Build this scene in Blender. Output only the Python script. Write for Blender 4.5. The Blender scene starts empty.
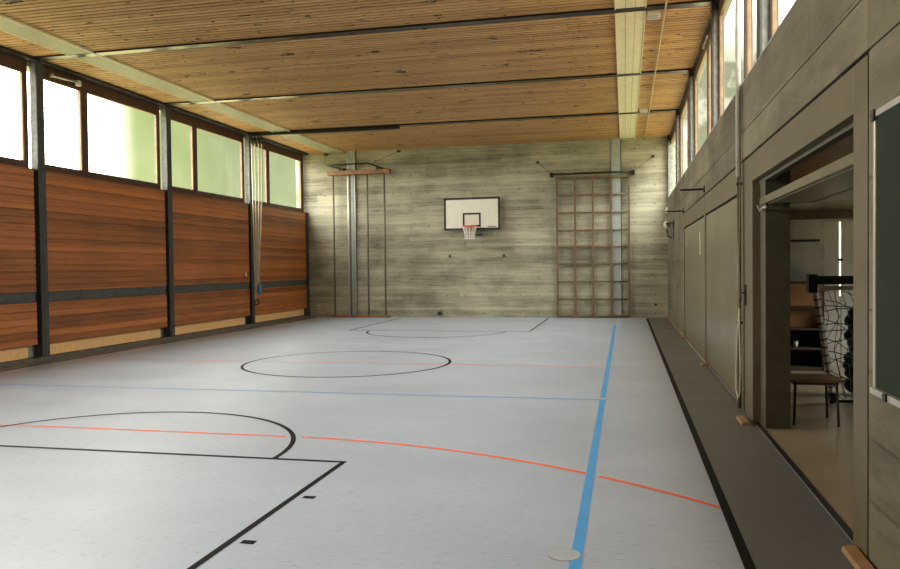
import bpy, bmesh, math, random
from mathutils import Vector, Matrix
random.seed(7)
S = bpy.context.scene
COL = S.collection
PI = math.pi

# ------------------------------------------------------------------ helpers
class MB:
    def __init__(s): s.v = []; s.f = []
    def box(s, x0, x1, y0, y1, z0, z1):
        b = len(s.v)
        s.v += [(x0,y0,z0),(x1,y0,z0),(x1,y1,z0),(x0,y1,z0),(x0,y0,z1),(x1,y0,z1),(x1,y1,z1),(x0,y1,z1)]
        s.f += [tuple(b+i for i in q) for q in ((0,3,2,1),(4,5,6,7),(0,1,5,4),(1,2,6,5),(2,3,7,6),(3,0,4,7))]
        return s
    def tube(s, pts, r, n=8, closed=False):
        pts = [Vector(p) for p in pts]; m = len(pts); b = len(s.v)
        up = None
        for i, p in enumerate(pts):
            if closed: d = pts[(i+1) % m] - pts[i-1]
            else: d = pts[min(i+1, m-1)] - pts[max(i-1, 0)]
            d.normalize()
            if up is None:
                up = Vector((0,0,1)) if abs(d.z) < .9 else Vector((1,0,0))
            a = d.cross(up).normalized(); c = a.cross(d).normalized(); up = c
            rr = r[i] if isinstance(r, (list, tuple)) else r
            for k in range(n):
                t = 2*PI*k/n
                s.v.append(tuple(p + a*rr*math.cos(t) + c*rr*math.sin(t)))
        for i in range(m if closed else m-1):
            j = (i+1) % m
            for k in range(n):
                l = (k+1) % n
                s.f.append((b+i*n+k, b+i*n+l, b+j*n+l, b+j*n+k))
        if not closed:
            s.f.append(tuple(b+k for k in range(n))[::-1]); s.f.append(tuple(b+(m-1)*n+k for k in range(n)))
        return s
    def prism(s, poly, axis, a, b_):
        # poly of 2d points extruded along axis ('x','y','z') from a to b_
        b = len(s.v); n = len(poly)
        for t in (a, b_):
            for (p, q) in poly:
                s.v.append({'x': (t,p,q), 'y': (p,t,q), 'z': (p,q,t)}[axis])
        s.f.append(tuple(range(b, b+n))); s.f.append(tuple(range(b+n, b+2*n))[::-1])
        for i in range(n):
            j = (i+1) % n
            s.f.append((b+i, b+n+i, b+n+j, b+j))
        return s
    def ball(s, c, r, n=10):
        b = len(s.v); c = Vector(c)
        rx, ry, rz = r if isinstance(r, tuple) else (r, r, r)
        for i in range(1, n):
            for k in range(2*n):
                th = PI*i/n; ph = PI*k/n
                s.v.append((c.x+rx*math.sin(th)*math.cos(ph), c.y+ry*math.sin(th)*math.sin(ph), c.z+rz*math.cos(th)))
        t = len(s.v); s.v.append((c.x,c.y,c.z+rz)); s.v.append((c.x,c.y,c.z-rz)); m = 2*n
        for i in range(n-2):
            for k in range(m):
                s.f.append((b+i*m+k, b+(i+1)*m+k, b+(i+1)*m+(k+1)%m, b+i*m+(k+1)%m))
        for k in range(m):
            s.f.append((t, b+k, b+(k+1)%m)); s.f.append((t+1, b+(n-2)*m+(k+1)%m, b+(n-2)*m+k))
        return s
    def strip(s, pts, w, z, closed=False):
        # flat painted band on the floor along pts (x,y), width w, thickness from z-.001 to z
        b = len(s.v); m = len(pts)
        for i, p in enumerate(pts):
            if closed: q0, q1 = pts[i-1], pts[(i+1) % m]
            else: q0, q1 = pts[max(i-1,0)], pts[min(i+1,m-1)]
            d = Vector((q1[0]-q0[0], q1[1]-q0[1])).normalized(); nx, ny = -d.y*w/2, d.x*w/2
            s.v += [(p[0]+nx, p[1]+ny, z), (p[0]-nx, p[1]-ny, z)]
        for i in range(m if closed else m-1):
            j = (i+1) % m
            s.f.append((b+2*i, b+2*i+1, b+2*j+1, b+2*j))
        return s
    def build(s, name, m, parent=None, smooth=False, bevel=0, loc=None):
        me = bpy.data.meshes.new(name); me.from_pydata(s.v, [], s.f); me.update()
        bm = bmesh.new(); bm.from_mesh(me); bmesh.ops.recalc_face_normals(bm, faces=bm.faces); bm.to_mesh(me); bm.free()
        if m: me.materials.append(m)
        if smooth:
            for p in me.polygons: p.use_smooth = True
        o = bpy.data.objects.new(name, me); COL.objects.link(o)
        if parent: o.parent = parent
        if loc: o.location = loc
        if bevel:
            md = o.modifiers.new('bevel', 'BEVEL'); md.width = bevel; md.segments = 2; md.limit_method = 'ANGLE'
        return o

def struct(o, label=None, cat=None, group=None):
    o['kind'] = 'structure'
    if label: o['label'] = label
    if cat: o['category'] = cat
    if group: o['group'] = group
    return o
def tag(o, label, cat, group=None):
    o['label'] = label; o['category'] = cat
    if group: o['group'] = group
    return o
def empty(name, loc=(0,0,0), rz=0):
    o = bpy.data.objects.new(name, None); COL.objects.link(o); o.location = loc; o.rotation_euler = (0,0,rz)
    o.empty_display_size = .1
    return o

# ------------------------------------------------------------------ materials
class NT:
    def __init__(s, name):
        s.m = bpy.data.materials.new(name); s.m.use_nodes = True
        s.t = s.m.node_tree; s.b = s.t.nodes['Principled BSDF']
        s.pos = None
    def n(s, typ, **kw):
        nd = s.t.nodes.new(typ)
        for k, v in kw.items(): setattr(nd, k, v)
        return nd
    def inp(s, sock, v):
        if v is None: return
        if isinstance(v, bpy.types.NodeSocket): s.t.links.new(v, sock)
        else: sock.default_value = v
    def math(s, op, a, b=None, c=None, clamp=False):
        nd = s.n('ShaderNodeMath', operation=op, use_clamp=clamp)
        for i, v in enumerate((a, b, c)): s.inp(nd.inputs[i], v)
        return nd.outputs[0]
    def xyz(s):
        if not s.pos:
            g = s.n('ShaderNodeNewGeometry'); sp = s.n('ShaderNodeSeparateXYZ'); s.t.links.new(g.outputs['Position'], sp.inputs[0])
            s.pos = sp.outputs
            s.P = g.outputs['Position']
        return s.pos
    def comb(s, x, y, z):
        nd = s.n('ShaderNodeCombineXYZ')
        for i, v in enumerate((x, y, z)): s.inp(nd.inputs[i], v)
        return nd.outputs[0]
    def scaled(s, sx, sy, sz):
        s.xyz(); nd = s.n('ShaderNodeVectorMath', operation='MULTIPLY'); s.t.links.new(s.P, nd.inputs[0]); nd.inputs[1].default_value = (sx, sy, sz)
        return nd.outputs[0]
    def noise(s, vec, scale=1, detail=3, rough=.55):
        nd = s.n('ShaderNodeTexNoise'); s.inp(nd.inputs['Vector'], vec); nd.inputs['Scale'].default_value = scale
        nd.inputs['Detail'].default_value = detail; nd.inputs['Roughness'].default_value = rough
        return nd.outputs[0]
    def white(s, vec):
        nd = s.n('ShaderNodeTexWhiteNoise', noise_dimensions='3D'); s.inp(nd.inputs['Vector'], vec); return nd.outputs['Value']
    def ramp(s, v, a, b, lo=0., hi=1., smooth=True):
        nd = s.n('ShaderNodeMapRange', interpolation_type='SMOOTHSTEP' if smooth else 'LINEAR'); s.inp(nd.inputs['Value'], v)
        for k, q in zip(('From Min','From Max','To Min','To Max'), (a, b, lo, hi)): nd.inputs[k].default_value = q
        return nd.outputs[0]
    def mix(s, f, a, b, bt='MIX'):
        nd = s.n('ShaderNodeMix', data_type='RGBA', blend_type=bt); s.inp(nd.inputs[0], f)
        for i, v in ((6, a), (7, b)):
            if not isinstance(v, bpy.types.NodeSocket): v = (*v, 1) if len(v) == 3 else v
            s.inp(nd.inputs[i], v)
        return nd.outputs[2]
    def scalecol(s, c, f):
        nd = s.n('ShaderNodeVectorMath', operation='SCALE')
        s.inp(nd.inputs[0], c if isinstance(c, bpy.types.NodeSocket) else tuple(c[:3])); s.inp(nd.inputs[3], f); return nd.outputs[0]
    def bump(s, h, strength=.3, dist=.01):
        nd = s.n('ShaderNodeBump'); nd.inputs['Strength'].default_value = strength; nd.inputs['Distance'].default_value = dist
        s.inp(nd.inputs['Height'], h); s.t.links.new(nd.outputs[0], s.b.inputs['Normal'])
    def out(s, col=None, rough=None, metal=0, spec=None):
        if col is not None: s.inp(s.b.inputs['Base Color'], col if isinstance(col, bpy.types.NodeSocket) else (*col[:3], 1))
        if rough is not None: s.inp(s.b.inputs['Roughness'], rough)
        s.b.inputs['Metallic'].default_value = metal
        if spec is not None: s.b.inputs['Specular IOR Level'].default_value = spec
        return s.m

def simple(name, col, rough=.5, metal=0, var=.12, scale=6, spec=None):
    N = NT(name); N.xyz()
    f = N.ramp(N.noise(N.scaled(1,1,1), scale, 4), .3, .7, 1-var, 1+var)
    return N.out(N.scalecol(col, f), rough, metal, spec)

def concrete(name, base, dark, board=.118, seg=5.5, tie=True, rough=.82, contrast=.28, sf=16):
    N = NT(name); x, y, z = N.xyz()
    u = N.math('ADD', x, y)
    zb = N.math('DIVIDE', z, board); bi = N.math('FLOOR', zb); fr = N.math('FRACT', zb)
    off = N.math('MULTIPLY', N.white(N.comb(bi, 3.1, 0)), 5.0)
    si = N.math('FLOOR', N.math('DIVIDE', N.math('ADD', u, off), seg))
    tone = N.white(N.comb(bi, si, 7.7))
    streak = N.noise(N.comb(N.math('MULTIPLY', u, .9), N.math('MULTIPLY', z, sf), 0), 1, 5, .7)
    cloud = N.noise(N.comb(N.math('MULTIPLY', u, .55), N.math('MULTIPLY', z, .8), 4), 1, 4, .55)
    fine = N.noise(N.comb(N.math('MULTIPLY', u, 9), N.math('MULTIPLY', z, 55), 2), 1, 3, .7)
    f = N.math('ADD', N.math('MULTIPLY', tone, .32), N.math('MULTIPLY', N.ramp(streak, .36, .64), .26))
    f = N.math('ADD', f, N.math('MULTIPLY', N.ramp(cloud, .33, .67), .50))
    f = N.math('ADD', f, N.math('MULTIPLY', N.math('SUBTRACT', fine, .5), .5))
    col = N.mix(N.math('MULTIPLY', f, contrast*3.4, clamp=True), dark, base)
    # board edge lines, broken up
    e = N.math('MINIMUM', fr, N.math('SUBTRACT', 1, fr))
    brk = N.ramp(N.noise(N.comb(N.math('MULTIPLY', u, .8), N.math('MULTIPLY', bi, 5.3), 9), 1, 3), .48, .6)
    line = N.math('MULTIPLY', N.ramp(e, .02, .07, 1, 0), brk)
    col = N.mix(N.math('MULTIPLY', line, .55), col, (dark[0]*.35, dark[1]*.33, dark[2]*.3))
    # blotch pits
    pit = N.ramp(N.noise(N.comb(N.math('MULTIPLY', u, 2.2), N.math('MULTIPLY', z, 9), 13), 1, 5, .75), .66, .74)
    col = N.mix(N.math('MULTIPLY', pit, .55), col, (dark[0]*.4, dark[1]*.4, dark[2]*.36))
    if tie:
        gu = N.math('SUBTRACT', N.math('FRACT', N.math('DIVIDE', u, .62)), .5); gz = N.math('SUBTRACT', N.math('FRACT', N.math('ADD', N.math('DIVIDE', z, .585), .27)), .5)
        gu = N.math('MULTIPLY', gu, .62); gz = N.math('MULTIPLY', gz, .585)
        d = N.math('SQRT', N.math('ADD', N.math('MULTIPLY', gu, gu), N.math('MULTIPLY', gz, gz)))
        h = N.ramp(d, .014, .028, 1, 0)
        col = N.mix(N.math('MULTIPLY', h, .75), col, (dark[0]*.25, dark[1]*.24, dark[2]*.2))
    N.bump(N.math('ADD', N.math('MULTIPLY', tone, .6), N.math('ADD', N.math('MULTIPLY', line, -.8), fine)), .35, .006)
    return N.out(col, rough)

M = {}
M['concrete'] = concrete('board_marked_concrete', (.58,.55,.41), (.135,.128,.09))
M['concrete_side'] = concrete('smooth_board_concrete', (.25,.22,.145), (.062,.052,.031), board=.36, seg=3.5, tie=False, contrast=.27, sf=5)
M['concrete_plain'] = simple('grey_concrete', (.40,.39,.34), .85, var=.25, scale=2.5)

def floor_mat(name, base, rough):
    N = NT(name); N.xyz()
    fleck = N.noise(N.scaled(9, 75, 1), 1, 3, .65)
    big = N.noise(N.scaled(.5, .7, 1), 1, 3, .5)
    d = N.math('MULTIPLY', N.ramp(fleck, .58, .70), .48)
    l = N.math('MULTIPLY', N.ramp(fleck, .42, .30), .10)
    f = N.math('ADD', N.math('SUBTRACT', 1.0, d), l)
    f = N.math('MULTIPLY', f, N.ramp(big, .3, .7, .94, 1.05))
    N.bump(N.noise(N.scaled(1,1,1), 60, 2), .03, .002)
    rr = N.ramp(N.noise(N.scaled(.8,1.2,1), 1, 3), .3, .7, rough-.04, rough+.05)
    return N.out(N.scalecol(base, f), rr, spec=.7)
M['floor'] = floor_mat('grey_blue_sports_vinyl', (.435,.49,.60), .38)
M['floor_border'] = floor_mat('darker_grey_sports_vinyl', (.165,.17,.175), .45)
M['line_black'] = simple('black_floor_paint', (.010,.010,.012), .6, spec=.1)
M['line_blue'] = simple('blue_floor_paint', (.08,.36,.78), .5, var=.06, spec=.3)
M['line_red'] = simple('orange_red_floor_paint', (1.0,.165,.075), .5, var=.04, spec=.25)
M['line_red_faint'] = simple('worn_pale_red_floor_paint', (.92,.24,.17), .5, var=.06, spec=.3)
M['line_blue_faint'] = simple('worn_pale_blue_floor_paint', (.14,.36,.70), .5, var=.06)

def planks(name, c1, c2, pitch, z0, axis='z', along='y', rough=.5, grain=.5, spots=False, bay=False):
    N = NT(name); x, y, z = N.xyz()
    a = {'x': x, 'y': y, 'z': z}[axis]; l = {'x': x, 'y': y, 'z': z}[along]
    bi = N.math('FLOOR', N.math('DIVIDE', N.math('SUBTRACT', a, z0), pitch))
    off = N.math('MULTIPLY', N.white(N.comb(bi, 1.3, 2)), 7.0)
    si = N.math('FLOOR', N.math('DIVIDE', N.math('ADD', l, off) if not bay else N.math('SUBTRACT', l, 4.10), 4.26))
    tone = N.white(N.comb(bi, si, 4.4))
    g = N.noise(N.comb(N.math('MULTIPLY', l, 1.1), N.math('MULTIPLY', a, 38), tone), 1, 4, .65)
    blot = N.noise(N.comb(N.math('MULTIPLY', l, .8), N.math('MULTIPLY', a, 1.0), 6), 1, 3, .5)
    f = N.math('ADD', N.math('MULTIPLY', tone, .58), N.math('MULTIPLY', N.ramp(g, .28, .72), grain))
    f = N.math('ADD', f, N.math('MULTIPLY', N.math('SUBTRACT', N.ramp(blot, .3, .7), .5), .18), clamp=True)
    col = N.mix(f, c1, c2)
    if spots:
        s1 = N.noise(N.comb(N.math('MULTIPLY', x, 1.5), N.math('MULTIPLY', y, 3.2), 1), 1, 5, .7)
        s2 = N.noise(N.comb(N.math('MULTIPLY', x, 5), N.math('MULTIPLY', y, 9), 8), 1, 2, .6)
        m = N.math('MAXIMUM', N.ramp(s1, .628, .634), N.ramp(s2, .672, .68))
        col = N.mix(N.math('MULTIPLY', m, .96), col, (.012,.007,.004))
    N.bump(g, .15, .002)
    return N.out(col, rough)
M['wood_wall'] = planks('red_brown_cladding_wood', (.17,.052,.013), (.70,.235,.056), .128, .32, rough=.42, grain=.34, bay=True)
M['wood_ceiling'] = planks('slatted_ceiling_wood', (.38,.20,.075), (.70,.42,.175), .13, 0, axis='y', along='x', rough=.6, grain=.22, spots=True)
M['groove'] = simple('dark_slat_groove_wood', (.06,.03,.014), .8)
M['wood_frame'] = simple('dark_red_brown_window_wood', (.075,.028,.014), .45, var=.25)
M['wood_frame_light'] = simple('orange_brown_window_wood', (.24,.15,.07), .5, var=.2)
M['wood_ladder'] = simple('brown_ladder_wood', (.155,.10,.058), .5, var=.2)
M['wood_beam'] = simple('orange_brown_beam_wood', (.27,.125,.055), .5, var=.25)
M['wood_block'] = simple('pale_wedge_wood', (.33,.19,.09), .6, var=.2)
M['cork'] = simple('pale_chipboard', (.92,.56,.25), .8, var=.08, scale=18)
M['steel'] = simple('dark_grey_painted_steel', (.040,.044,.043), .45, var=.2, scale=9)
M['post_side'] = simple('window_lit_post_side', (.23,.235,.225), .5, .1, var=.25, scale=14)  # post steel in a paler copy, window light put into its colour
M['rail'] = simple('dark_steel_rail', (.05,.048,.045), .35, .6, var=.2)
M['strip'] = simple('dark_metal_ceiling_rail', (.055,.052,.045), .24, .9, var=.1)
M['black_metal'] = simple('black_metal', (.015,.014,.013), .4, .3)
M['band'] = simple('dark_grey_wall_band', (.075,.08,.075), .6, var=.25, scale=12)
M['pillar'] = simple('dark_olive_pillar_paint', (.075,.062,.036), .5, var=.15)
M['kerb'] = simple('brown_grey_kerb_concrete', (.12,.105,.085), .7, var=.2)
M['gate'] = simple('olive_grey_painted_steel', (.17,.145,.082), .38, var=.12, scale=2)
M['gate_leaf'] = simple('pale_olive_gate_panel', (.175,.153,.092), .28, var=.14, scale=1.1)
M['frame_portal'] = simple('olive_brown_portal_steel', (.13,.104,.058), .45, var=.12, scale=2)
M['pole'] = simple('olive_brown_pole_paint', (.15,.125,.08), .5, var=.15)
M['alu'] = simple('pale_aluminium', (.55,.54,.49), .35, .5, var=.08)
M['channel'] = simple('blue_grey_channel', (.36,.385,.37), .5, var=.08)
M['panel_cream'] = simple('pale_cream_ceiling_panel', (.80,.74,.48), .45, var=.05)
M['panel_olive'] = simple('pale_green_grey_ceiling_panel', (.36,.35,.235), .55, var=.06)
M['conduit'] = simple('pale_grey_conduit', (.46,.43,.36), .5)
M['frame_right'] = simple('brown_right_window_wood', (.11,.07,.045), .5, var=.2)
M['pipe'] = simple('brownish_cream_pipe', (.42,.33,.19), .5)
M['white'] = simple('off_white_plastic', (.72,.69,.60), .4, var=.05)
M['board_white'] = simple('white_backboard', (.82,.79,.68), .3, var=.04, scale=2)
M['black'] = simple('black_paint', (.02,.018,.02), .4)
M['rim'] = simple('orange_rim_paint', (.80,.13,.05), .35)
M['net'] = simple('white_net_cord', (.80,.77,.70), .8)
M['rope'] = simple('pale_hemp_rope', (.60,.55,.42), .85, var=.15, scale=30)
M['rope_brown'] = simple('brown_hemp_rope', (.22,.15,.08), .85, var=.15, scale=30)
M['blue_plastic'] = simple('blue_plastic', (.06,.22,.50), .4)
M['chalk'] = simple('dark_green_chalkboard', (.017,.026,.014), .7, var=.12, scale=1.5, spec=.2)
M['store_floor'] = simple('beige_storeroom_floor', (.36,.30,.20), .3, var=.12, scale=1.5)
M['store_wall'] = simple('grey_white_storeroom_board', (.50,.49,.43), .6, var=.1, scale=2)
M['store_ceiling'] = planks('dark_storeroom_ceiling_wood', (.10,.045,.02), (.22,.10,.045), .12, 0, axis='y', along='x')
M['cabinet_wood'] = simple('orange_brown_cabinet_wood', (.36,.19,.08), .5, var=.15)
M['cabinet_dark'] = simple('dark_cabinet_shelf_wood', (.07,.045,.03), .6, var=.2)
M['dark_green'] = simple('dark_green_cord', (.03,.16,.08), .6)
M['stool_top'] = simple('brown_stool_plywood', (.20,.12,.06), .45)
M['stool_leg'] = simple('dark_brown_stool_tube', (.06,.04,.028), .4, .3)

def glass_mat(name, frost, tint):
    m = bpy.data.materials.new(name); m.use_nodes = True; t = m.node_tree
    for n in list(t.nodes):
        if n.type != 'OUTPUT_MATERIAL': t.nodes.remove(n)
    o = [n for n in t.nodes if n.type == 'OUTPUT_MATERIAL'][0]
    tr = t.nodes.new('ShaderNodeBsdfTransparent'); tr.inputs[0].default_value = (*tint, 1)
    tl = t.nodes.new('ShaderNodeBsdfTranslucent'); tl.inputs[0].default_value = (.9,.93,.85,1)
    gl = t.nodes.new('ShaderNodeBsdfGlossy'); gl.inputs['Roughness'].default_value = .08
    tc = t.nodes.new('ShaderNodeNewGeometry')
    nz = t.nodes.new('ShaderNodeTexNoise'); nz.inputs['Scale'].default_value = 1.6; nz.inputs['Detail'].default_value = 3
    t.links.new(tc.outputs['Position'], nz.inputs['Vector'])
    mr = t.nodes.new('ShaderNodeMapRange'); t.links.new(nz.outputs[0], mr.inputs[0]); mr.inputs[1].default_value = .3; mr.inputs[2].default_value = .7
    mr.inputs[3].default_value = frost*.6; mr.inputs[4].default_value = frost*1.4
    a = t.nodes.new('ShaderNodeMixShader'); t.links.new(mr.outputs[0], a.inputs[0]); t.links.new(tr.outputs[0], a.inputs[1]); t.links.new(tl.outputs[0], a.inputs[2])
    b = t.nodes.new('ShaderNodeMixShader'); b.inputs[0].default_value = .04; t.links.new(a.outputs[0], b.inputs[1]); t.links.new(gl.outputs[0], b.inputs[2])
    t.links.new(b.outputs[0], o.inputs['Surface'])
    return m
M['glass'] = glass_mat('dusty_window_glass', .008, (.97,.98,.96))

# ------------------------------------------------------------------ dimensions
XP = -10.85           # front of the left steel posts
XPAN = -10.87         # face of the left wood cladding
XW = -11.035           # left window plane
XR = 1.33             # right wall face
XRW = 1.455           # right window plane
YB, YF = -4.37, 25.4
ZC = 5.74
POSTS = [-0.15, 4.10, 8.35, 12.62, 16.87, 21.12]
BAYS = [-4.37] + POSTS + [25.3]

# ------------------------------------------------------------------ floor
fl = MB().box(-11.3, XR+.02, YB-.1, YF+.1, -.2, 0).build('floor', M['floor']); struct(fl)
zl = .0012
MB().box(.70, XR-.001, YB, YF-.001, .0, zl).build('dark_border', M['floor_border'], fl)
MB().box(-11.08, -10.46, YB, YF-.001, .0, zl).build('dark_border', M['floor_border'], fl)
CX, CY = -4.88, 13.05
def circ(cx, cy, r, a0, a1, n=72):
    return [(cx + r*math.cos(math.radians(a0+(a1-a0)*i/n)), cy + r*math.sin(math.radians(a0+(a1-a0)*i/n))) for i in range(n+1)]
def line(name, pts, w, mat, z, closed=False):
    o = MB().strip(pts, w, z, closed).build(name, mat, fl); return o
line('black_sideline', [(.67,YB),(.67,24.95)], .062, M['line_black'], .0026)
line('black_sideline', [(-10.43,YB),(-10.43,24.95)], .05, M['line_black'], .0026)
line('blue_sideline', [(-.285,4.05),(-.285,9.87),(-.285,22.3)], .068, M['line_blue'], .0030)
line('blue_cross_line', [(-10.0,9.86),(-.32,9.86)], .05, M['line_blue_faint'], .0022)
line('black_centre_circle', circ(-4.87, 13.07, 1.84, 0, 360)[:-1], .05, M['line_black'], .0026, True)
line('red_centre_line', [(-10.4,13.03),(-.34,13.03)], .045, M['line_red_faint'], .0018)
line('red_centre_line', [(-.23,13.03),(.1,13.03)], .04, M['line_red_faint'], .0018)
for (y0, y1, yt, sgn) in ((6.34, 1.2, 6.34, 1), (19.85, 24.9, 19.85, -1)):
    line('free_throw_line', [(CX-2.49, y0),(CX+2.49, y0)], .05, M['line_black'], .0026)
    for sx in (-1, 1):
        line('lane_line', [(CX+sx*2.465, y0-.02*sgn),(CX+sx*2.465, y1)], .05, M['line_black'], .0026)
        for d in (1.03, 1.98, 2.85):
            yy = y0 - sgn*d
            line('lane_mark', [(CX+sx*2.535, yy),(CX+sx*2.63, yy)], .06, M['line_black'], .0026)
    line('free_throw_arc', circ(-4.97 if sgn > 0 else CX, y0+.02*sgn, 1.89 if sgn > 0 else 1.84, 0, 180*sgn), .05, M['line_black'], .0026)
# red goal-area line: straight in the middle, quarter arcs at both sides
ARC = .05
line('red_goal_area_line', [(-6.32,7.235),(-3.36,7.21)], .045, M['line_red'], .0022)
def garc(cx, sg, a0, a1):
    return [(cx + sg*6.0*math.sin(math.radians(a)), 1.22 + 6.0*math.cos(math.radians(a))) for a in [a0 + (a1-a0)*i/30 for i in range(31)]]
line('red_goal_area_arc', garc(-3.45, 1, 2.5, 31.8), .045, M['line_red'], .0022)
line('red_goal_area_arc', garc(-3.45, 1, 32.7, 43.0), .045, M['line_red'], .0022)
line('red_goal_area_arc', garc(-6.32, -1, 0, 43), .045, M['line_red'], .0022)

def disc(x, y, r, name, mat, label):
    b = MB(); b.prism([(x+r*math.cos(2*PI*i/32), y+r*math.sin(2*PI*i/32)) for i in range(32)], 'z', 0, .0045)
    o = b.build(name, mat); return tag(o, label, 'floor cover', 'floor socket covers')
cover_mat = simple('grey_floor_cover', (.43,.47,.54), .4)
for (cx_, cy_, r_, lb) in ((-.36, 4.52, .095, 'larger grey round floor socket cover near the front end of the blue line'),
                       (-.285, 9.93, .065, 'small grey round floor socket cover where the two blue lines meet')):
    e = empty('floor_socket_cover', (cx_, cy_, 0)); tag(e, lb, 'floor cover')
    MB().prism([(r_*math.cos(2*PI*i/32), r_*math.sin(2*PI*i/32)) for i in range(32)], 'z', 0, .0045).build('cover_plate', cover_mat, e)
    MB().tube([(r_*math.cos(2*PI*i/32), r_*math.sin(2*PI*i/32), .004) for i in range(32)], .003, 6, True).build('cover_ring', M['alu'], e, True)

# ------------------------------------------------------------------ ceiling (slats run across, each a real ridge)
ceil = MB().box(-11.3, XRW+.14, YB-.1, YF+.1, ZC+.028, ZC+.3).build('ceiling', M['groove']); struct(ceil)
b = MB()
y = YB
while y < YF:
    y1 = min(y+.13, YF+.02)
    b.box(-11.05, XRW+.1, y+.004, y1-.034, ZC, ZC+.035)
    y = y + .13
b.build('slats', M['wood_ceiling'], ceil)
# dark rails across the ceiling, at every post
for i, yy in enumerate(POSTS[2:]):
    n = 1
    o = MB().box(XP-.05, XR+.03, yy-.15, yy+.03, ZC-.035, ZC).build('trim_%d' % (i+1), M['strip'])
    struct(o, ['dark metal ceiling rail above the camera, out of the top of the photo', 'nearest dark metal rail across the slatted ceiling', 'middle dark metal rail across the slatted ceiling', 'farthest dark metal rail across the slatted ceiling'][i], 'ceiling rail')
# long ceiling panels
o = MB().box(-10.02, -9.52, YB+.05, YF-.02, ZC-.03, ZC).build('trim_5', M['panel_olive'])
struct(o, 'long narrow pale green-grey strip along the ceiling beside the left windows', 'ceiling strip')
for s_ in (0,):
    MB().box(-10.04, -10.02, YB+.05, YF-.02, ZC-.04, ZC).box(-9.52, -9.50, YB+.05, YF-.02, ZC-.04, ZC).build('edge_trim', M['panel_cream'], o)
cp_y = [YB+.05] + [p for p in POSTS[1:]] + [YF-.02]
for i in range(len(cp_y)-1):
    e = empty('ceiling_panel', (.11, (cp_y[i]+cp_y[i+1])/2, ZC))
    L = (cp_y[i+1]-cp_y[i])/2
    names = ['behind the camera', 'above the camera', 'in the bay above the camera', 'at the top edge of the photo, before the nearest dark rail', 'between the nearest and middle dark rails', 'between the middle and farthest dark rails', 'between the farthest dark rail and the end wall']
    tag(e, 'wide pale cream panel strip on the ceiling ' + names[min(i+1, 6)], 'ceiling panel', 'cream ceiling panels above the right side')
    for k in range(3):
        x0 = -.225 + k*.152
        MB().box(x0, x0+.146, -L+.04+(0), L-.16, -.028, 0).build('panel_strip', M['panel_cream'], e)
    MB().box(-.24, -.225, -L+.04, L-.16, -.045, 0).build('side_rail', M['panel_cream'], e)
    MB().box(.228, .243, -L+.04, L-.16, -.045, 0).build('side_rail', M['panel_cream'], e)
o = MB().tube([(.64,YB,ZC-.06),(.64,YF-.01,ZC-.06)], .016, 10).build('ceiling_pipe', M['pipe'], None, True)
tag(o, 'thin cream pipe running along the ceiling beside the wide cream panels', 'pipe')
for (x_, y_, L_) in ((.48,12.9,'white box lamp on the ceiling beside the nearest dark rail'),(.50,20.75,'white box lamp on the ceiling beside the farthest dark rail')):
    e = empty('ceiling_box', (x_, y_, ZC)); tag(e, L_, 'ceiling box', 'white ceiling boxes by the pipe')
    MB().box(-.10,.10,-.14,.14,-.07,0).build('housing', M['white'], e, bevel=.01)
    MB().box(-.075,.075,-.11,.11,-.085,-.07).build('cover', M['alu'], e, bevel=.005)

# ------------------------------------------------------------------ left wall
wl = MB().box(-11.3, XW-.06, YB-.1, YF+.1, 0, 3.62).box(-11.3, XW+.02, YB-.1, YF+.1, 5.60, ZC+.02).build('wall_left', M['concrete_plain']); struct(wl)
def clad(y0, y1, z0, z1):
    b = MB(); p = .128; z = z0
    b.box(XW-.05, XPAN-.022, y0, y1, z0, z1)
    while z < z1-.001:
        ze = min(z+p-.017, z1)
        b.box(XPAN-.022, XPAN, y0, y1, z+.001, ze)
        z += p
    return b
for i in range(len(BAYS)-1):
    y0, y1 = BAYS[i]+.13, BAYS[i+1]-.13
    if i == len(BAYS)-2: y1 = 25.19
    clad(y0, y1, .32, 1.115).build('lower_cladding', M['wood_wall'], wl)
    clad(y0, y1, 1.32, 3.64).build('upper_cladding', M['wood_wall'], wl)
    b = MB(); q = y0
    nseg = 4; w = (y1-y0)/nseg
    for k in range(nseg): b.box(XW-.05, XPAN-.015, y0+k*w+.004, y0+(k+1)*w-.004, 1.122, 1.313)
    b.build('dark_band', M['band'], wl)
    MB().box(XW-.05, XW+.05, y0, y1-.12 if i < len(BAYS)-2 else y1, .075, .32).build('chipboard_skirting', M['cork'], wl)
o = MB().box(-11.3, XP+.01, YB, YF, 0, .07).build('baseboard_left', M['kerb']); struct(o)

def post(x, sx, y, z0, z1, name, label, w=.26):
    # flange toward the hall, web, flange at the wall; sx = direction into the wall
    e = MB()
    if sx < 0 and w > .22: y += .065; w = .19
    e.box(min(x, x+sx*.022), max(x, x+sx*.022), y-w/2, y+w/2, z0, z1)
    o = e.build(name, M['steel']); struct(o, label, 'steel post')
    MB().box(min(x+sx*.022, x+sx*.16), max(x+sx*.022, x+sx*.16), y-w/2+.012, y+w/2-.012, max(z0, 3.64), z1).build('post_body', M['post_side'], o)  # upper sides paler: light from the windows painted in
    if z0 < 3: MB().box(min(x+sx*.022, x+sx*.16), max(x+sx*.022, x+sx*.16), y-w/2+.012, y+w/2-.012, z0, 3.62).build('lower_body', M['steel'], o)  # same post lower down, darker colour stands in for shade
    return o
nm = ['left steel post level with the camera', 'left steel post one bay ahead of the camera, outside the photo', 'left steel post just outside the photo',
      'dark steel post on the left wall, nearest in view', 'dark steel post on the left wall, second from the photo edge', 'dark steel post on the left wall next to the hanging ropes']
tn = 10
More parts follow.
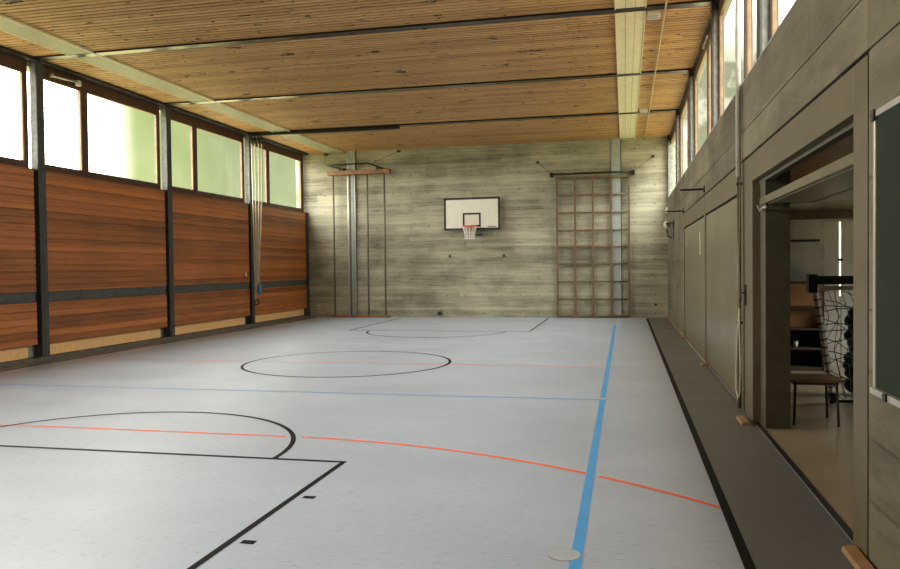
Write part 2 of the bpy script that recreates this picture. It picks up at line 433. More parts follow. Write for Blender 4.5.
for i, yy in enumerate(POSTS):
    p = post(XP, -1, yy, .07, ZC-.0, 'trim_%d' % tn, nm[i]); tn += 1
    MB().box(XP-.12, XP+.025, yy-.15, yy+.15, .07, .085).build('base_plate', M['steel'], p)
    # narrow cover strip down the front of the post
    MB().box(XP+.001, XP+.008, yy+.075, yy+.095, .1, 2.2).build('cover_strip', M['frame_portal'], p)
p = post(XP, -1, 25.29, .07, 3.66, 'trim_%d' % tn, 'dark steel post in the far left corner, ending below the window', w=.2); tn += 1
# rail under the ceiling on the left
o = MB().box(XW, XP+.03, YB, YF-.01, ZC-.06, ZC).build('trim_6', M['rail']); struct(o, 'dark rail along the top of the left windows', 'rail')
MB().tube([(XP+.04,YB,ZC-.045),(XP+.04,YF-.02,ZC-.045)], .014, 8).build('pipe', M['strip'], o, True)

def window(idx, X, sx, y0, y1, z0, z1, gz0, gz1, mull, edge, label, fm):
    """X: glass plane; sx: direction outdoors; y0..y1 bay, mull: (y_a,y_b) mullion limits"""
    e = empty('window_%d' % idx, (X, (y0+y1)/2, z0)); struct(e, label, 'window')
    ym = (y0+y1)/2
    xi, xo = sorted((-sx*.035, sx*.045))
    def bx(b, ya, yb, za, zb, a=xi, c=xo): b.box(a, c, ya-ym, yb-ym, za-z0, zb-z0)
    b = MB()
    bx(b, y0, y1, z0, gz0); bx(b, y0, y1, gz1, z1)
    e1 = edge if (idx > 10 or idx == 7) else edge*.55
    bx(b, y0, y0+edge, gz0, gz1); bx(b, y1-e1, y1, gz0, gz1)
    b.build('outer_frame', fm, e, bevel=.006)
    b = MB(); bx(b, mull[0], mull[1], gz0, gz1, xi-.008, xo); b.build('mullion', fm, e, bevel=.006)
    for (ya, yb) in ((y0+edge, mull[0]), (mull[1], y1-e1)):
        b = MB(); bx(b, ya, yb, gz0, gz1, -.004, .004)
        p = b.build('pane', M['glass'], e)
        b = MB(); t = .012
        bx(b, ya, yb, gz0, gz0+t, -.02, .02); bx(b, ya, yb, gz1-t, gz1, -.02, .02); bx(b, ya, ya+t, gz0, gz1, -.02, .02); bx(b, yb-t, yb, gz0, gz1, -.02, .02)
        b.build('glazing_bead', M['wood_frame_light'], e)
WL = ['behind the camera', 'behind the camera edge', 'beside the camera', 'at the left edge of the photo', 'between the first and second left posts in view', 'between the second post and the ropes', 'in the far corner']
for i in range(len(BAYS)-1):
    y0, y1 = BAYS[i]+.085, BAYS[i+1]-.085
    if i == len(BAYS)-2: y1 = 25.36
    window(i+1, XW, -1, y0, y1, 3.64, 5.70, 3.79, 5.46, (y0+1.31, y0+1.51), .20, 'left wall window with two panes ' + WL[i], M['wood_frame'])
for i in range(len(BAYS)-1):
    y0, y1 = BAYS[i]+.085, BAYS[i+1]-.085
    if i == len(BAYS)-2: y1 = 25.36
    window(i+11, XRW, 1, y0, y1, 3.76, 5.70, 3.80, 5.50, (y0+1.34, y0+1.46), .07, 'right clerestory window with two panes ' + ['behind the camera', 'behind the camera edge', 'above the camera', 'over the open storeroom gate', 'between the first and second right posts in view', 'between the second and third right posts in view', 'in the far corner'][i], M['frame_right'])
# outer sill ledge for left windows
o = MB().box(XW-.06, XPAN-.002, YB, YF-.01, 3.62, 3.65).build('trim_7', M['wood_frame']); struct(o, 'dark wooden ledge below the left windows', 'ledge')

# ------------------------------------------------------------------ far wall
wf = MB().box(-11.3, XR+.6, YF, YF+.3, -.2, ZC+.3).build('wall_far', M['concrete']); struct(wf)
ch = MB().box(-9.37, -9.08, YF-.05, YF, .0, ZC).box(-9.18,-9.15, YF-.058, YF-.05, 0, ZC).build('trim_31', M['channel']); struct(ch, 'blue-grey steel channel up the far wall behind the climbing poles', 'wall channel')
MB().box(-9.37, -9.33, YF-.065, YF, .0, ZC).box(-9.12, -9.08, YF-.065, YF, .0, ZC).build('channel_edge', M['alu'], ch)
ch = MB().box(-.40, -.10, YF-.05, YF, .0, ZC).build('trim_32', M['channel']); struct(ch, 'blue-grey steel channel up the far wall behind the climbing grid', 'wall channel')
MB().box(-.115, -.095, YF-.056, YF, .0, ZC).build('channel_edge', M['rail'], ch)
wb = MB().box(-11.3, XR+.6, YB-.3, YB, -.2, ZC+.3).build('wall_back', M['concrete']); struct(wb)

# ------------------------------------------------------------------ right wall
GA, GB, GC, GD = 4.73, 9.44, 13.80, 18.60
b = MB()
Xo = XR+.28
b.box(XR, Xo, YB, YF, 3.205, 3.75)                       # upper course
b.box(XR+.012, Xo, YB, YF, 3.19, 3.21)
b.box(XR, Xo, YB, YF, 2.885, 3.195)                      # lower course
b.box(XR, Xo, YB, GA-.012, 0, 2.865)                     # near wall with the chalkboard
b.box(XR+.012, Xo, YB, GA, 0, 2.89)
b.box(XR, Xo, GD+.02, YF, 0, 2.88)                       # far part
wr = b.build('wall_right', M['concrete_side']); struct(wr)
o = MB().box(XR-.006, Xo, YB, YF, 3.75, 3.765).build('trim_8', M['concrete_plain']); struct(o, 'smooth concrete ledge below the right windows', 'ledge')
o = MB().box(XR-.02, XR, GD+.02, YF-.02, 0, .05).build('baseboard_right', M['wood_block']); struct(o)
b = MB().box(XRW-.06, Xo, YB, YF, 5.66, ZC+.02); o = b.build('trim_9', M['rail']); struct(o, 'dark rail along the top of the right windows', 'rail')
for i, yy in enumerate(POSTS + [25.27]):
    lb = ['right steel post behind the camera', 'right steel post beside the camera', 'grey steel post between right windows above the open gate', 'nearest grey steel post between right windows beyond the pale pipe',
          'grey steel post between right windows, second beyond the pale pipe', 'grey steel post between right windows, third beyond the pale pipe', 'grey steel post in the far right corner', ]
    pz0 = 3.765 if i < 6 else 3.765
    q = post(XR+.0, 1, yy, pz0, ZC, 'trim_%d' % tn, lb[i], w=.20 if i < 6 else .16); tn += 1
    MB().box(XR-.012, XR+.10, yy-.16, yy+.02, ZC-.16, ZC-.0).build('bracket_box', M['rail'], q)

# closed gates (two bays) with their frames
def gate(idx, y0, y1, label, mlabel=None):
    e = empty('door_%d' % idx, (XR, (y0+y1)/2, 0)); struct(e, label, 'gate')
    ym = (y0+y1)/2; a, c = y0-ym, y1-ym
    b = MB().box(.0, .08, a, a+.10, 0, 2.86).box(.0, .08, c-.10, c, 0, 2.86).box(.0, .08, a+.1, c-.1, 2.54, 2.86)
    b.build('gate_frame', M['frame_portal'], e, bevel=.004)
    MB().box(.012, .07, a+.115, c-.115, .03, 2.505).build('gate_leaf', M['gate_leaf'], e, bevel=.004)
    MB().box(.05, .10, a+.08, c-.08, 0, 2.55).build('gate_core', M['black'], e)
    MB().box(-.004, .012, a+.12, c-.12, .03, .055).build('bottom_strip', M['pole'], e)
    return e
g1 = gate(1, GB+.02, GC-.01, 'closed olive-grey storeroom gate beside the open gate')
g2 = gate(2, GC+.01, GD, 'closed olive-grey storeroom gate farther from the camera')
# open gate portal
e = empty('door_3', (XR, (GA+GB)/2, 0)); struct(e, 'open storeroom gate with olive-brown steel frame', 'gate')
ym = (GA+GB)/2
MB().box(-.006, .10, GA-ym, GA+.27-ym, 0, 2.855).box(-.006, .10, 8.72-ym, GB-ym-.0, 0, 2.855).box(-.006, .10, GA+.27-ym, 8.72-ym, 2.575, 2.855).build('gate_frame', M['frame_portal'], e, bevel=.004)
MB().box(-.012, .10, GB-.15-ym, GB-.14-ym, 0, 2.85).build('frame_joint', M['rail'], e)
MB().box(.06,.13, GA+.28-ym, 8.71-ym, 2.54, 2.60).build('lintel_track', M['pillar'], e)
# tilted-up gate leaf: pale bottom rail along the hall side and panel going in
MB().box(.06, .13, GA+.30-ym, 8.68-ym, 2.31, 2.385).build('bottom_rail', M['gate_leaf'], e, bevel=.005)
MB().prism([(.10,2.30),(2.2,2.42),(2.2,2.47),(.10,2.35)], 'y', GA+.32-ym, 8.66-ym).build('leaf_panel', M['gate'], e)
for q in (.55, 1.1, 1.65):
    MB().box(q, q+.05, GA+.34-ym, 8.64-ym, 2.29+q*.055, 2.36+q*.055).build('leaf_rib', M['rail'], e)
MB().tube([(.03,8.60-ym,2.30),(.03,8.45-ym,2.24),(.03,8.3-ym,2.26),(.03,8.1-ym,2.25)], .012, 8).build('pull_handle', M['alu'], e, True)
MB().box(0.01,.055, GA-ym, 8.72-ym, 0, .006).build('threshold', M['rail'], e)

# ------------------------------------------------------------------ storeroom behind the open gate
SX0, SX1, SY0, SY1, SZ = XR+.1, 5.6, 2.5, 13.6, 3.0
o = MB().box(XR+.021, SX1+.1, SY0-.1, SY1+.1, -.2, .002).build('floor_storeroom', M['store_floor']); struct(o)
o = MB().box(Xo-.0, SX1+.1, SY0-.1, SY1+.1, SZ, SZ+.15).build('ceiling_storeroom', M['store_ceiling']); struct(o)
o = MB().box(SX1, SX1+.15, SY0, 10.4, -.2, SZ).box(SX1, SX1+.15, 12.6, SY1, -.2, SZ).box(SX1, SX1+.15, 10.4, 12.6, -.2, 1.35).box(SX1, SX1+.15, 10.4, 12.6, 2.5, SZ).build('wall_storeroom_side', M['store_wall']); struct(o)
o = MB().box(Xo, SX1+.1, SY0-.15, SY0, -.2, SZ).build('wall_storeroom_near', M['store_wall']); struct(o)
# end wall: concrete part + white boards with a real gap that lets daylight in
o = MB().box(Xo, 3.17, SY1, SY1+.15, -.2, SZ).box(3.17, SX1+.1, SY1, SY1+.15, 2.36, SZ).build('wall_storeroom_far', M['concrete_plain']); struct(o)
MB().box(1.6, 3.10, SY1-.012, SY1, 2.04, 2.08).build('cover_strip', M['rail'], o)
MB().box(3.392,3.425,SY1+.01,SY1+.05,-.2,1.15).build('lower_strip', M['store_wall'], o)
for k, (xa, xb) in enumerate(((3.17,3.392),(3.425,4.2),(4.2,SX1+.1))):
    q = MB().box(xa, xb, SY1, SY1+.05, -.2, 2.36).build('white_board', M['store_wall'], o)
MB().box(3.375, 3.445, SY1-.02, SY1, 1.72, 1.76).build('latch', M['black'], o)
o = MB().box(Xo, SX1, SY1-.25, SY1-.02, 2.40, 2.52).build('storeroom_beam', M['cabinet_dark'], bevel=.01); tag(o, 'brown beam across the end of the storeroom below its ceiling', 'beam')
# pillar just inside the open gate
e = MB().box(1.40, 1.64, 8.40, 8.75, 0, SZ-.0).build('trim_30', M['pillar'], bevel=.004); struct(e, 'olive-brown pillar just inside the open storeroom gate', 'pillar')
# cabinet at storeroom end
e = empty('storage_cabinet', (2.75, SY1-.35, 0)); tag(e, 'brown wooden cabinet standing at the far end of the storeroom', 'cabinet')
b = MB().box(-.45,-.42,-.25,.25,0,1.40).box(.25,.28,-.25,.25,0,1.40).box(-.45,.28,-.25,.25,1.37,1.40).box(-.45,.28,.23,.25,0,1.4).box(-.45,.28,-.25,.25,0,.06)
b.build('body', M['cabinet_dark'], e)
MB().box(-.42,.25,-.25,-.23,1.02,1.37).build('upper_door', M['cabinet_wood'], e)
for zz in (.98,.64,.33): MB().box(-.42,.25,-.24,.23,zz,zz+.035).build('shelf', M['cabinet_dark'], e)
MB().box(-.42,.25,-.10,-.08,.68,.98).build('upper_drawer', M['cabinet_wood'], e)
o = MB().tube([(2.62,12.82,.366),(2.62,12.82,.40),(2.62,12.82,.46)], [.022,.032,.038], 14).build('paper_cup', M['white'], None, True); tag(o, 'small pale cup on a shelf of the storeroom cabinet', 'cup')
o.location = (0, 0.22, 0.0)

# handball goal parked in the storeroom
e = empty('handball_goal', (2.15, 9.9, 0)); tag(e, 'folded goal with slanted striped post and green net in the storeroom', 'goal')
MB().box(.02,.95,-.05,.05,1.44,1.54).build('crossbar', M['rail'], e, bevel=.008)
MB().box(.10,.95,-.07,-.05,1.37,1.42).build('lower_bar', M['alu'], e, bevel=.004)
MB().box(-.03,.07,-.08,.07,1.34,1.56).build('corner_joint', M['black'], e, bevel=.01)
Pt, Pb = Vector((.05,0,1.42)), Vector((.27,.12,.14))
MB().tube([Pt, Pb], .036, 4).build('slanted_post', M['white'], e)
for k in range(13):
    c = Pt.lerp(Pb, (k+.7)/13.4); d = (Pb-Pt).normalized()
    MB().tube([c-d*.008, c+d*.008], .038, 4).build('dark_stripe', M['rail'], e)
w = MB(); w.tube([(.24,.12,.07),(.30,.12,.07)], .065, 18); w.build('wheel', M['black'], e)
MB().tube([(.26,.12,.03),(1.0,.12,.03)], .02, 8).build('ground_bar', M['rail'], e, True)
nb = MB()
for i in range(13):
    x0 = .12+i*.075
    nb.tube([(x0,.02,1.37),(x0+.10+.05*math.sin(i*2.1),.06,1.05),(x0-.02+.04*math.cos(i*3.3),.10,.65),(x0+.12+.05*math.sin(i*1.3),.14,.06)], .0045, 5)
for j in range(17):
    zz = 1.34-j*.078
    nb.tube([(.10+.011*j,.03+.005*j,zz),(.3,.04+.005*j,zz+.05*math.cos(j*2.3)),(.5,.05+.005*j,zz-.09*math.sin(j*1.7)-.04),(.75,.05,zz+.06*math.sin(j*2.9)),(1.0,.03+.005*j,zz+.02*math.cos(j))], .006, 5)
nb.build('net', M['dark_green'], e)
# black bundle behind the goal
b = MB()
for k in range(9):
    b.ball((2.88+random.uniform(-.05,.06), 10.75+random.uniform(-.06,.06), .28+k*.095), (.13-.006*k+random.uniform(-.02,.02), .12, .085), 8)
b.ball((2.93,10.75,.13),(.2,.17,.128),8)
o = b.build('equipment_bag', M['black'], None, True); tag(o, 'dark lumpy bag standing behind the green net in the storeroom', 'bag')
# stool
e = empty('stool', (1.93, 8.85, 0)); tag(e, 'low brown stool on thin dark legs just inside the open gate', 'stool')
MB().box(-.27,.27,-.26,.26,.455,.48).build('seat', M['stool_top'], e, bevel=.008)
MB().box(-.22,.22,-.22,.22,.425,.455).build('seat_frame', M['stool_leg'], e)
for sx in (-1,1):
    for sy in (-1,1):
        MB().tube([(sx*.20,sy*.22,.44),(sx*.215,sy*.235,.002)], .014, 8).build('leg', M['stool_leg'], e, True)

# ------------------------------------------------------------------ chalkboard
e = empty('chalkboard', (XR, 2.76, 1.0)); tag(e, 'dark green chalkboard in a pale metal frame on the right wall', 'chalkboard')
MB().box(-.035,-.008,-1.70,1.70,.03,1.46).build('writing_panel', M['chalk'], e)
b = MB(); b.box(-.045,0,-1.735,1.735,1.46,1.495).box(-.045,0,1.70,1.735,0,1.46).box(-.045,0,-1.735,-1.70,0,1.46).box(-.06,0,-1.735,1.735,0,.035)
b.build('frame', M['alu'], e, bevel=.004)
MB().box(-.055,-.045,1.69,1.74,1.44,1.50).build('corner_clip', M['black'], e)
MB().box(-.07,-.05,1.45,1.50,.0,.035).build('tray_clip', M['black'], e)

# ------------------------------------------------------------------ basketball basket
e = empty('basketball_basket', (-4.95, YF, 0)); tag(e, 'white basketball backboard with orange hoop on the far concrete wall', 'basketball hoop')
b0 = .18  # board stands this far off the wall
bw, bz0, bz1 = .95, 2.915, 4.0
MB().box(-bw,bw,-b0-.03,-b0,bz0,bz1).build('backboard', M['board_white'], e)
fr = MB(); t = .07; y0, y1 = -b0-.034, -b0-.029
fr.box(-bw,bw,y0,y1,bz0,bz0+t).box(-bw,bw,y0,y1,bz1-t,bz1).box(-bw,-bw+t,y0,y1,bz0,bz1).box(bw-t,bw,y0,y1,bz0,bz1)
fr.build('border_marking', M['black'], e)
sq = MB(); x0, x1, z0, z1 = -.31,.30,3.02,3.485; t=.06
sq.box(x0,x1,y0,y1,z0,z0+t).box(x0,x1,y0,y1,z1-t,z1).box(x0,x0+t,y0,y1,z0,z1).box(x1-t,x1,y0,y1,z0,z1)
sq.build('target_square', M['black'], e)
lg = MB()
for k in range(6): lg.prism([(.53+k*.05, 3.005),(.565+k*.05, 3.005),(.575+k*.05, 3.04),(.54+k*.05, 3.04)], 'y', y0, y1)
lg.build('maker_mark', M['black'], e)
for sx in (-.6,.6): MB().box(sx-.03,sx+.03,-b0,0,bz0+.1,bz1-.15).build('wall_bracket', M['rail'], e)
MB().box(-.1,.1,-b0-.06,-b0-.03,2.98,3.06).build('rim_mount', M['rim'], e, bevel=.005)
RC = (.0, -b0-.06-.16-.225, 3.02)
rm = MB(); rm.tube([(RC[0]+.23*math.cos(2*PI*i/40), RC[1]+.23*math.sin(2*PI*i/40), RC[2]) for i in range(40)], .021, 8, True)
rm.tube([(RC[0]-.08,-b0-.05,3.02),(RC[0]-.08,RC[1]+.22,3.02)], .012, 6); rm.tube([(RC[0]+.08,-b0-.05,3.02),(RC[0]+.08,RC[1]+.22,3.02)], .012, 6)
rm.prism([(-.08,2.95),(.08,2.95),(.14,3.02),(-.14,3.02)], 'y', -b0-.20, -b0-.06)
rm.build('rim', M['rim'], e, True)
nt = MB(); NS = 12
lv = [(.23,3.01),(.205,2.92),(.175,2.82),(.155,2.72),(.15,2.60)]
for s in (0, 1):
    for i in range(NS):
        pts = []
        for k, (r, z) in enumerate(lv):
            a = 2*PI*(i + (.5 if (k+s) % 2 else 0) + (0))/NS
            pts.append((RC[0]+r*math.cos(a), RC[1]+r*math.sin(a), z))
        nt.tube(pts, .011, 5)
nt.build('net', M['net'], e)
MB().box(.05,.31,-.16,-.03,2.755,2.785).box(.28,.31,-.06,0,2.74,2.80).build('lower_bracket', M['black'], e)

# ------------------------------------------------------------------ swing-out ladder grid on the far wall
e = empty('gym_ladder', (-1.0, YF-.10, 0)); tag(e, 'tall brown wooden climbing grid on the right part of the far wall', 'climbing frame')
ZT = 4.56
for x_ in (-1.14,-.565,.005,.585,1.135):
    MB().box(x_-.036, x_+.036, -.05, .02, .03, ZT).build('upright', M['wood_ladder'], e, bevel=.006)
for zz in (.045,.60,1.17,1.74,2.29,2.83,3.40,3.97,4.53):
    MB().tube([(-1.14,-.012,zz),(1.135,-.012,zz)], .027 if .1 < zz < 4.4 else .04, 10).build('rung', M['wood_ladder'], e, True)
MB().tube([(-1.32,-.10,4.66),(1.31,-.10,4.66)], .034, 10).build('top_bar', M['black_metal'], e, True)
for x_ in (-1.30,1.28):
    MB().box(x_-.06,x_+.05,-.14,.10,4.57,4.71).build('bar_bracket', M['black_metal'], e, bevel=.01)
MB().tube([(-1.30,-.1,4.67),(-1.76,.085,5.08)], .009, 6).build('stay_cable', M['rail'], e)
MB().tube([(1.28,-.1,4.67),(1.88,.085,5.12)], .006, 6).build('stay_cable', M['rail'], e)
for (x_,z_) in ((-1.77,5.09),(1.89,5.13)): MB().box(x_-.05,x_+.05,.05,.10,z_-.035,z_+.035).build('cable_anchor', M['black'], e, bevel=.01)
for x_ in (-1.14,1.135):
    for zz in (.3,2.2): MB().box(x_-.03,x_+.03,.0,.10,zz,zz+.05).build('wall_hinge', M['rail'], e)

# ------------------------------------------------------------------ climbing poles on the left of the far wall
e = empty('climbing_pole_rack', (-8.88, YF-.22, 0)); tag(e, 'set of thin climbing poles under a wooden beam beside the left windows', 'climbing poles')
MB().box(-1.13,1.13,-.10,.06,4.90,5.05).build('beam', M['wood_beam'], e, bevel=.015)
for x_ in (-.93,-.33,.30,.91):
    MB().tube([(x_,-.02,4.9),(x_,-.02,.07)], .032, 10).build('pole', M['pole'], e, True)
MB().box(-1.02,1.08,-.10,.06,.004,.07).build('foot_board', M['wood_beam'], e, bevel=.01)
MB().tube([(-1.13,-.02,5.26),(-.93,-.06,5.255),(.33,-.06,5.28),(.78,-.02,5.11)], .024, 8).build('bent_tube', M['black_metal'], e, True)
MB().tube([(-1.10,-.02,5.25),(-.62,-.02,5.12)], .022, 8).build('side_tube', M['black_metal'], e, True)
for x_ in (-.62,.72): MB().box(x_-.10,x_+.08,-.06,.22,5.04,5.14).build('beam_bracket', M['black_metal'], e, bevel=.015)
MB().tube([(-1.13,-.02,5.26),(-1.24,.0,5.36),(-1.26,.17,5.66)], .007, 6).build('stay_cable', M['black'], e)
MB().tube([(.5,-.05,5.27),(1.37,.17,5.66)], .007, 6).build('stay_cable', M['black'], e)
for x_ in (-1.26,1.38): MB().box(x_-.06,x_+.06,.12,.22,5.63,5.69).build('cable_anchor', M['black'], e, bevel=.01)

# small fittings on the far wall
def fitting(name, x, z, w, h, m, label, cat, group=None):
    e = empty(name, (x, YF, z)); tag(e, label, cat, group)
    MB().box(-w/2,w/2,-.035,0,-h/2,h/2).build('plate', m, e, bevel=.006)
    MB().box(-w/5,w/5,-.055,-.035,-h/5,h/5).build('core', M['black'], e)
fitting('wall_anchor', -5.76, 2.06, .07, .09, M['rail'], 'dark wall anchor below the left half of the backboard', 'wall anchor')
fitting('wall_anchor', -3.92, 2.05, .07, .09, M['rail'], 'dark wall anchor below and right of the backboard', 'wall anchor')
fitting('floor_level_outlet', -6.13, .13, .16, .12, M['black'], 'black outlet box low on the far wall below the backboard', 'outlet')
fitting('wall_socket', -10.52, .35, .12, .14, M['white'], 'small pale socket low on the far wall in the left corner', 'socket')
fitting('wall_socket', .95, .42, .07, .07, M['rail'], 'tiny socket low on the far wall right of the climbing grid', 'socket')

# ------------------------------------------------------------------ ropes on the left
YR = 21.42
o = MB().box(-10.80, -6.20, 21.00, 21.12, ZC-.115, ZC-.035).build('rope_track', M['black_metal'], bevel=.01); tag(o, 'thick black hoist track below the farthest ceiling rail, starting above the ropes', 'track')
tops = [(-10.70,20.95),(-10.62,20.99),(-10.53,21.04),(-10.46,21.10)]
for k, (tx, ty) in enumerate(tops):
    o = empty('climbing_rope', (tx, ty, 0)); tag(o, 'pale climbing rope hanging gathered against the left post', 'rope', 'gathered climbing ropes')
    bx_, by_ = -10.66+.04*k, 20.92+.0*k
    pts = [(tx,ty,5.55),(tx,ty,5.2),(tx*.9+bx_*.1,ty,4.2),(tx*.6+bx_*.4,ty*.6+by_*.4,3.0),(bx_,by_,1.7),(bx_,by_,1.2),(bx_,by_,.75+.1*k)]
    MB().tube([(p[0]-tx, p[1]-ty, p[2]) for p in pts], .021, 8).build('cord', M['rope'], o, True)
    MB().tube([(0,0,5.60),(0,0,5.40)], .03, 8).build('end_fitting', M['rail'], o, True)
    MB().tube([(0,0,5.625),(.0,.0,5.6),(-.0,-.12,5.63)], .02, 6).build('hook', M['black_metal'], o, True)
e = empty('rope_hanger', (-10.58, 21.03, 5.62)); tag(e, 'dark cluster of hooks above the gathered ropes', 'rope hanger')
b = MB()
for k in range(7):
    a = -.28+k*.11
    b.tube([(a,0,.05),(a+.05,.06,.10),(a+.12,.0,.04),(a+.09,-.04,.0)], .014, 6)
b.tube([(-.32,0,.08),(.55,.05,.085)], .02, 6)
b.build('hook_row', M['black_metal'], e)
o = MB().tube([(-10.52,20.93,1.30),(-10.52,20.93,1.18),(-10.52,20.93,1.02),(-10.52,20.93,.95)], [.03,.062,.058,.03], 12).build('rope_clamp', M['blue_plastic'], None, True); tag(o, 'blue clamp around the gathered ropes', 'clamp')
o = MB().tube([(-10.60+.075*math.cos(a_*PI/8), 20.90, .72+.075*math.sin(a_*PI/8)) for a_ in range(16)], .018, 6, True).build('ring', M['black'], None, True); tag(o, 'dark round ring at the lower end of the ropes', 'ring')
e = empty('wall_button', (XPAN, 20.72, 1.55)); tag(e, 'small round pale button on the wood cladding beside the ropes', 'button')
MB().tube([(0,0,0),(.02,0,0)], .075, 16).build('plate', M['wood_block'], e)
MB().tube([(.02,0,0),(.03,0,0)], .06, 16).build('knob', M['white'], e)
# window openers
e = empty('window_opener', (XP-.09, 13.10, 5.555)); tag(e, 'pale window opener rod above the pane beside the nearest left post', 'window opener')
MB().tube([(.02,0,-.02),(.02,.72,.02)], .022, 8).build('rod', M['alu'], e, True)
MB().box(-.03,.05,.70,.80,-.05,.06).build('motor', M['white'], e, bevel=.01)
MB().box(-.03,.04,-.03,.02,-.04,.02).build('end_bracket', M['alu'], e)
e = empty('window_opener', (XR+.10, 14.0, 5.60)); tag(e, 'pale window opener rod on the right window frame beyond the steel post', 'window opener')
MB().tube([(-.02,-.1,0),(-.02,.55,.0)], .024, 8).build('rod', M['alu'], e, True)
MB().box(-.05,.01,.53,.60,-.04,.04).build('motor', M['white'], e)

# ------------------------------------------------------------------ pipe, cables and cord left of the open gate
e = empty('wall_conduit', (XR, GB-.06, 0)); tag(e, 'tall pale conduit pipe running up the wall left of the open gate', 'conduit')
MB().tube([(-.045,.06,2.70),(-.045,.06,ZC-.08)], .030, 10).build('upper_tube', M['conduit'], e, True)
MB().tube([(-.04,.06,.02),(-.04,.06,2.70)], .022, 10).build('lower_tube', M['frame_portal'], e, True)
for zz in (1.0, 2.6): MB().box(-.07,.0,.03,.09,zz,zz+.03).build('pipe_clip', M['rail'], e)
e = empty('hanging_cord', (XR-.05, GB-.16, 0)); tag(e, 'brown cord with hooks hanging in a loop beside the conduit', 'cord')
MB().tube([(0,0,3.0),(.0,0,2.3),(-.01,.01,1.75),(0,0,1.35)], .011, 6).build('upper_cord', M['rope_brown'], e, True)
for (zz, r) in ((1.78,.035),(1.66,.03),(1.42,.04),(1.30,.045),(1.22,.035)):
    MB().ball((-.01,0,zz),(r*.55,r*.75,r*1.1),6).build('knot', M['rope_brown'], e, True)
loop = [(-.01,.0,1.22),(-.015,-.04,.9),(-.015,-.10,.5),(-.015,-.04,.22),(-.015,.09,.14),(-.015,.22,.22),(-.015,.24,.45),(-.015,.12,.9),(-.01,.02,1.22)]
MB().tube(loop, .010, 6).build('lower_loop', M['rope'], e, True)
e = empty('wall_hook', (XR, GB-.28, 1.36)); tag(e, 'dark hook on the gate frame beside the hanging cord', 'hook')
MB().box(-.02,-.006,-.03,.03,-.13,.10).build('plate', M['rail'], e); MB().tube([(-.02,0,.02),(-.06,0,.0),(-.065,0,.05)], .01, 6).build('prong', M['rail'], e, True)
# brackets on the right wall and white fitting
for (yy, zz, lb) in ((GC, 2.97, 'thin dark bar sticking out of the right wall above the two closed gates, nearer one'), (GD+.05, 2.93, 'thin dark bar sticking out of the right wall beyond the closed gates, farther one')):
    e = empty('wall_bar', (XR, yy, zz)); tag(e, lb, 'wall bar')
    MB().box(-.40,-.01,-.03,.03,-.016,.016).build('bar', M['black_metal'], e, bevel=.004)
    MB().box(-.02,0,-.06,.06,-.06,.06).build('base', M['rail'], e)
e = empty('swing_bracket', (XR, 22.3, 2.8)); tag(e, 'folded wall bracket with white rounded head near the far right corner', 'bracket')
MB().tube([(-.02,0,.06),(-.18,.25,.05),(-.16,.5,.04)], .018, 6).build('arm', M['black_metal'], e)
MB().tube([(-.02,-.7,.02),(-.16,-.2,.02),(-.16,.4,.0)], .016, 6).build('arm', M['black_metal'], e)
MB().tube([(-.03,.5,-.35),(-.12,.55,-.3),(-.15,.55,-.1)], .02, 6).build('arm', M['black_metal'], e)
MB().ball((-.16,.5,.03),(.09,.10,.11),10).build('head', M['white'], e, True)
MB().box(-.02,0,-.1,.6,-.42,.12).build('wall_plate', M['rail'], e)
MB().tube([(-.10,1.0,.55),(-.14,1.0,.38)], .06, 10).build('cap', M['white'], e, True)
MB().tube([(-.02,1.0,.45),(-.10,1.0,.45)], .015, 6).build('cap_arm', M['rail'], e)
# sign strip on gate 2
o = MB().box(XR-.002, XR+.012, 14.62, 14.72, 1.86, 2.28).build('notice_strip', M['white']); tag(o, 'narrow pale notice strip on the farther closed gate', 'notice')
# door stops
for (yy, xx, lb) in ((8.80, 1.22, 'wooden wedge at the foot of the left jamb of the open gate'), (13.5, 1.27, 'small wooden wedge at the joint of the two closed gates'), (18.3, 1.29, 'small wooden wedge at the far end of the closed gates'), (4.78, 1.27, 'wooden wedge at the foot of the near jamb of the open gate')):
    e = MB().prism([(-.04,0),(.04,0),(.04,.04),(-.03,.03)], 'y', -.28 if abs(yy-8.8)<1 or yy < 5 else -.12, .12).build('door_wedge', M['wood_block'], bevel=.004, loc=(xx, yy, .0013)); tag(e, lb, 'wedge')

# ------------------------------------------------------------------ light: sky world + portals in the window openings
W = bpy.data.worlds.new('sky'); S.world = W; W.use_nodes = True
t = W.node_tree
for n in list(t.nodes): t.nodes.remove(n)
class WN(NT):
    def __init__(s): s.t = t; s.pos = None
    def xyz(s):
        if not s.pos:
            g = s.n('ShaderNodeTexCoord'); sp = s.n('ShaderNodeSeparateXYZ'); s.t.links.new(g.outputs['Generated'], sp.inputs[0]); s.pos = sp.outputs; s.P = g.outputs['Generated']
        return s.pos
N = WN(); x, y, z = N.xyz()
SKY_L, SKY_R, LOW_L, LOW_R, GROUND = 13.0, 16.0, 17.0, 3.5, 3.6
nb_ = N.noise(N.scaled(1,1,1), 5, 4)
tree = N.mix(N.ramp(nb_, .35, .65), (.48,.58,.20), (.68,.78,.34))
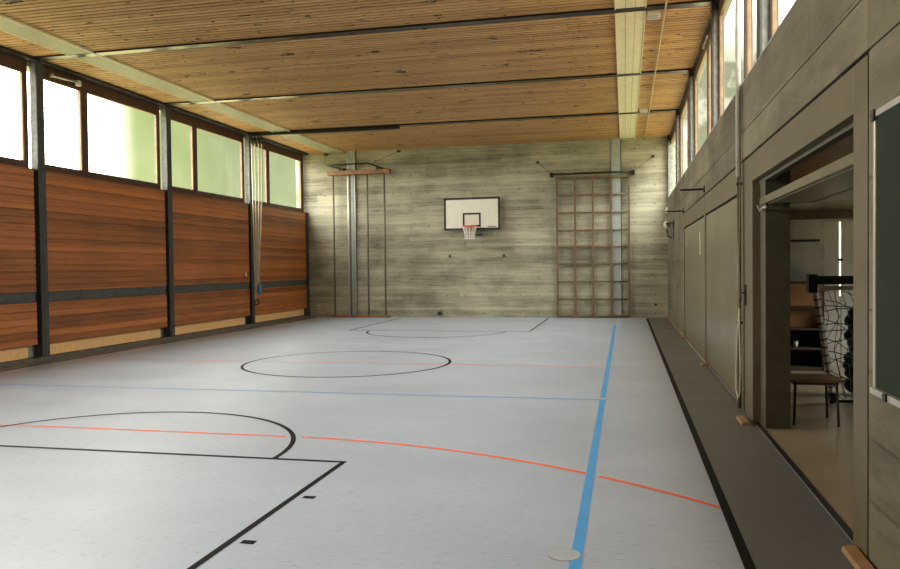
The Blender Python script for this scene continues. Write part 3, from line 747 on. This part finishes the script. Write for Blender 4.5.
# left side: trees between these azimuths, pale sky elsewhere
ax = N.math('MULTIPLY', x, -1)
ratio = N.math('DIVIDE', y, N.math('MAXIMUM', ax, .001))
lt = N.math('MULTIPLY', N.ramp(ratio, 1.10, 1.45), N.ramp(ratio, 2.27, 2.38, 1, 0))
hazy = N.mix(N.ramp(ratio, 1.5, 1.9), tree, N.mix(.5, tree, (.36,.42,.28)))
low_l = N.mix(lt, (LOW_L,LOW_L*.96,LOW_L*.86), hazy)
ratr = N.math('DIVIDE', y, N.math('MAXIMUM', x, .001))
rt = N.ramp(ratr, 5.0, 5.8)
tree_r = N.mix(N.ramp(N.noise(N.scaled(1,1,1), 40, 4), .45, .62), (.40,.42,.26), (.95,.93,.72))
low_r = N.mix(rt, (LOW_R,LOW_R*.96,LOW_R*.86), tree_r)
low = N.mix(N.ramp(x, -.02, .02), low_l, low_r)
side = N.ramp(x, -.3, .3)
sky = N.mix(N.ramp(z, .24, .42), low, N.mix(side, (SKY_L, SKY_L*.97, SKY_L*.89), (SKY_R, SKY_R*.97, SKY_R*.89)))
full = N.mix(N.ramp(z, -.02, .02), (GROUND*.95, GROUND*.88, GROUND*.42), sky)
bg = N.n('ShaderNodeBackground'); t.links.new(full, bg.inputs[0]); bg.inputs[1].default_value = 1.0
wo = N.n('ShaderNodeOutputWorld'); t.links.new(bg.outputs[0], wo.inputs[0])

def portal(name, loc, rot, sx, sy):
    l = bpy.data.lights.new(name, 'AREA'); l.shape = 'RECTANGLE'; l.size = sx; l.size_y = sy; l.cycles.is_portal = True
    o = bpy.data.objects.new(name, l); COL.objects.link(o); o.location = loc; o.rotation_euler = rot
portal('sky_portal_left', (XW-.10, (YB+YF)/2, 4.63), (0, -PI/2, 0), 1.75, YF-YB)
portal('sky_portal_right', (XRW+.10, (YB+YF)/2, 4.65), (0, PI/2, 0), 1.75, YF-YB)
portal('sky_portal_storeroom', (SX1+.2, 11.5, 1.75), (0, PI/2, 0), 1.55, 2.25)

# ------------------------------------------------------------------ camera
R = [[0.9751467136122494, 0.22123905033732139, -0.011923486783232832], [-0.0065608772961631085, -0.0249580621366933, -0.9996669695571049], [-0.2214629581224238, 0.9749001886040546, -0.02288625000834396]]
cam = bpy.data.cameras.new('camera'); co = bpy.data.objects.new('camera', cam); COL.objects.link(co)
cam.sensor_width = 36; cam.sensor_fit = 'HORIZONTAL'; cam.lens = 770.545/900*36; cam.clip_start = .05; cam.clip_end = 200
r0, r1, r2 = (Vector(r) for r in R)
m = Matrix((( r0.x, -r1.x, -r2.x), (r0.y, -r1.y, -r2.y), (r0.z, -r1.z, -r2.z))).to_4x4()
m.translation = (0, 0, 1.70); co.matrix_world = m
S.camera = co

S.view_settings.view_transform = 'Standard'; S.view_settings.look = 'None'; S.view_settings.gamma = 1; S.view_settings.exposure = 0.0
S.view_settings.use_curve_mapping = False
S.cycles.max_bounces = 10; S.cycles.diffuse_bounces = 6; S.cycles.glossy_bounces = 4; S.cycles.transparent_max_bounces = 12
S.cycles.sample_clamp_indirect = 6
S.cycles.use_denoising = True
S.cycles.caustics_reflective = False; S.cycles.caustics_refractive = False
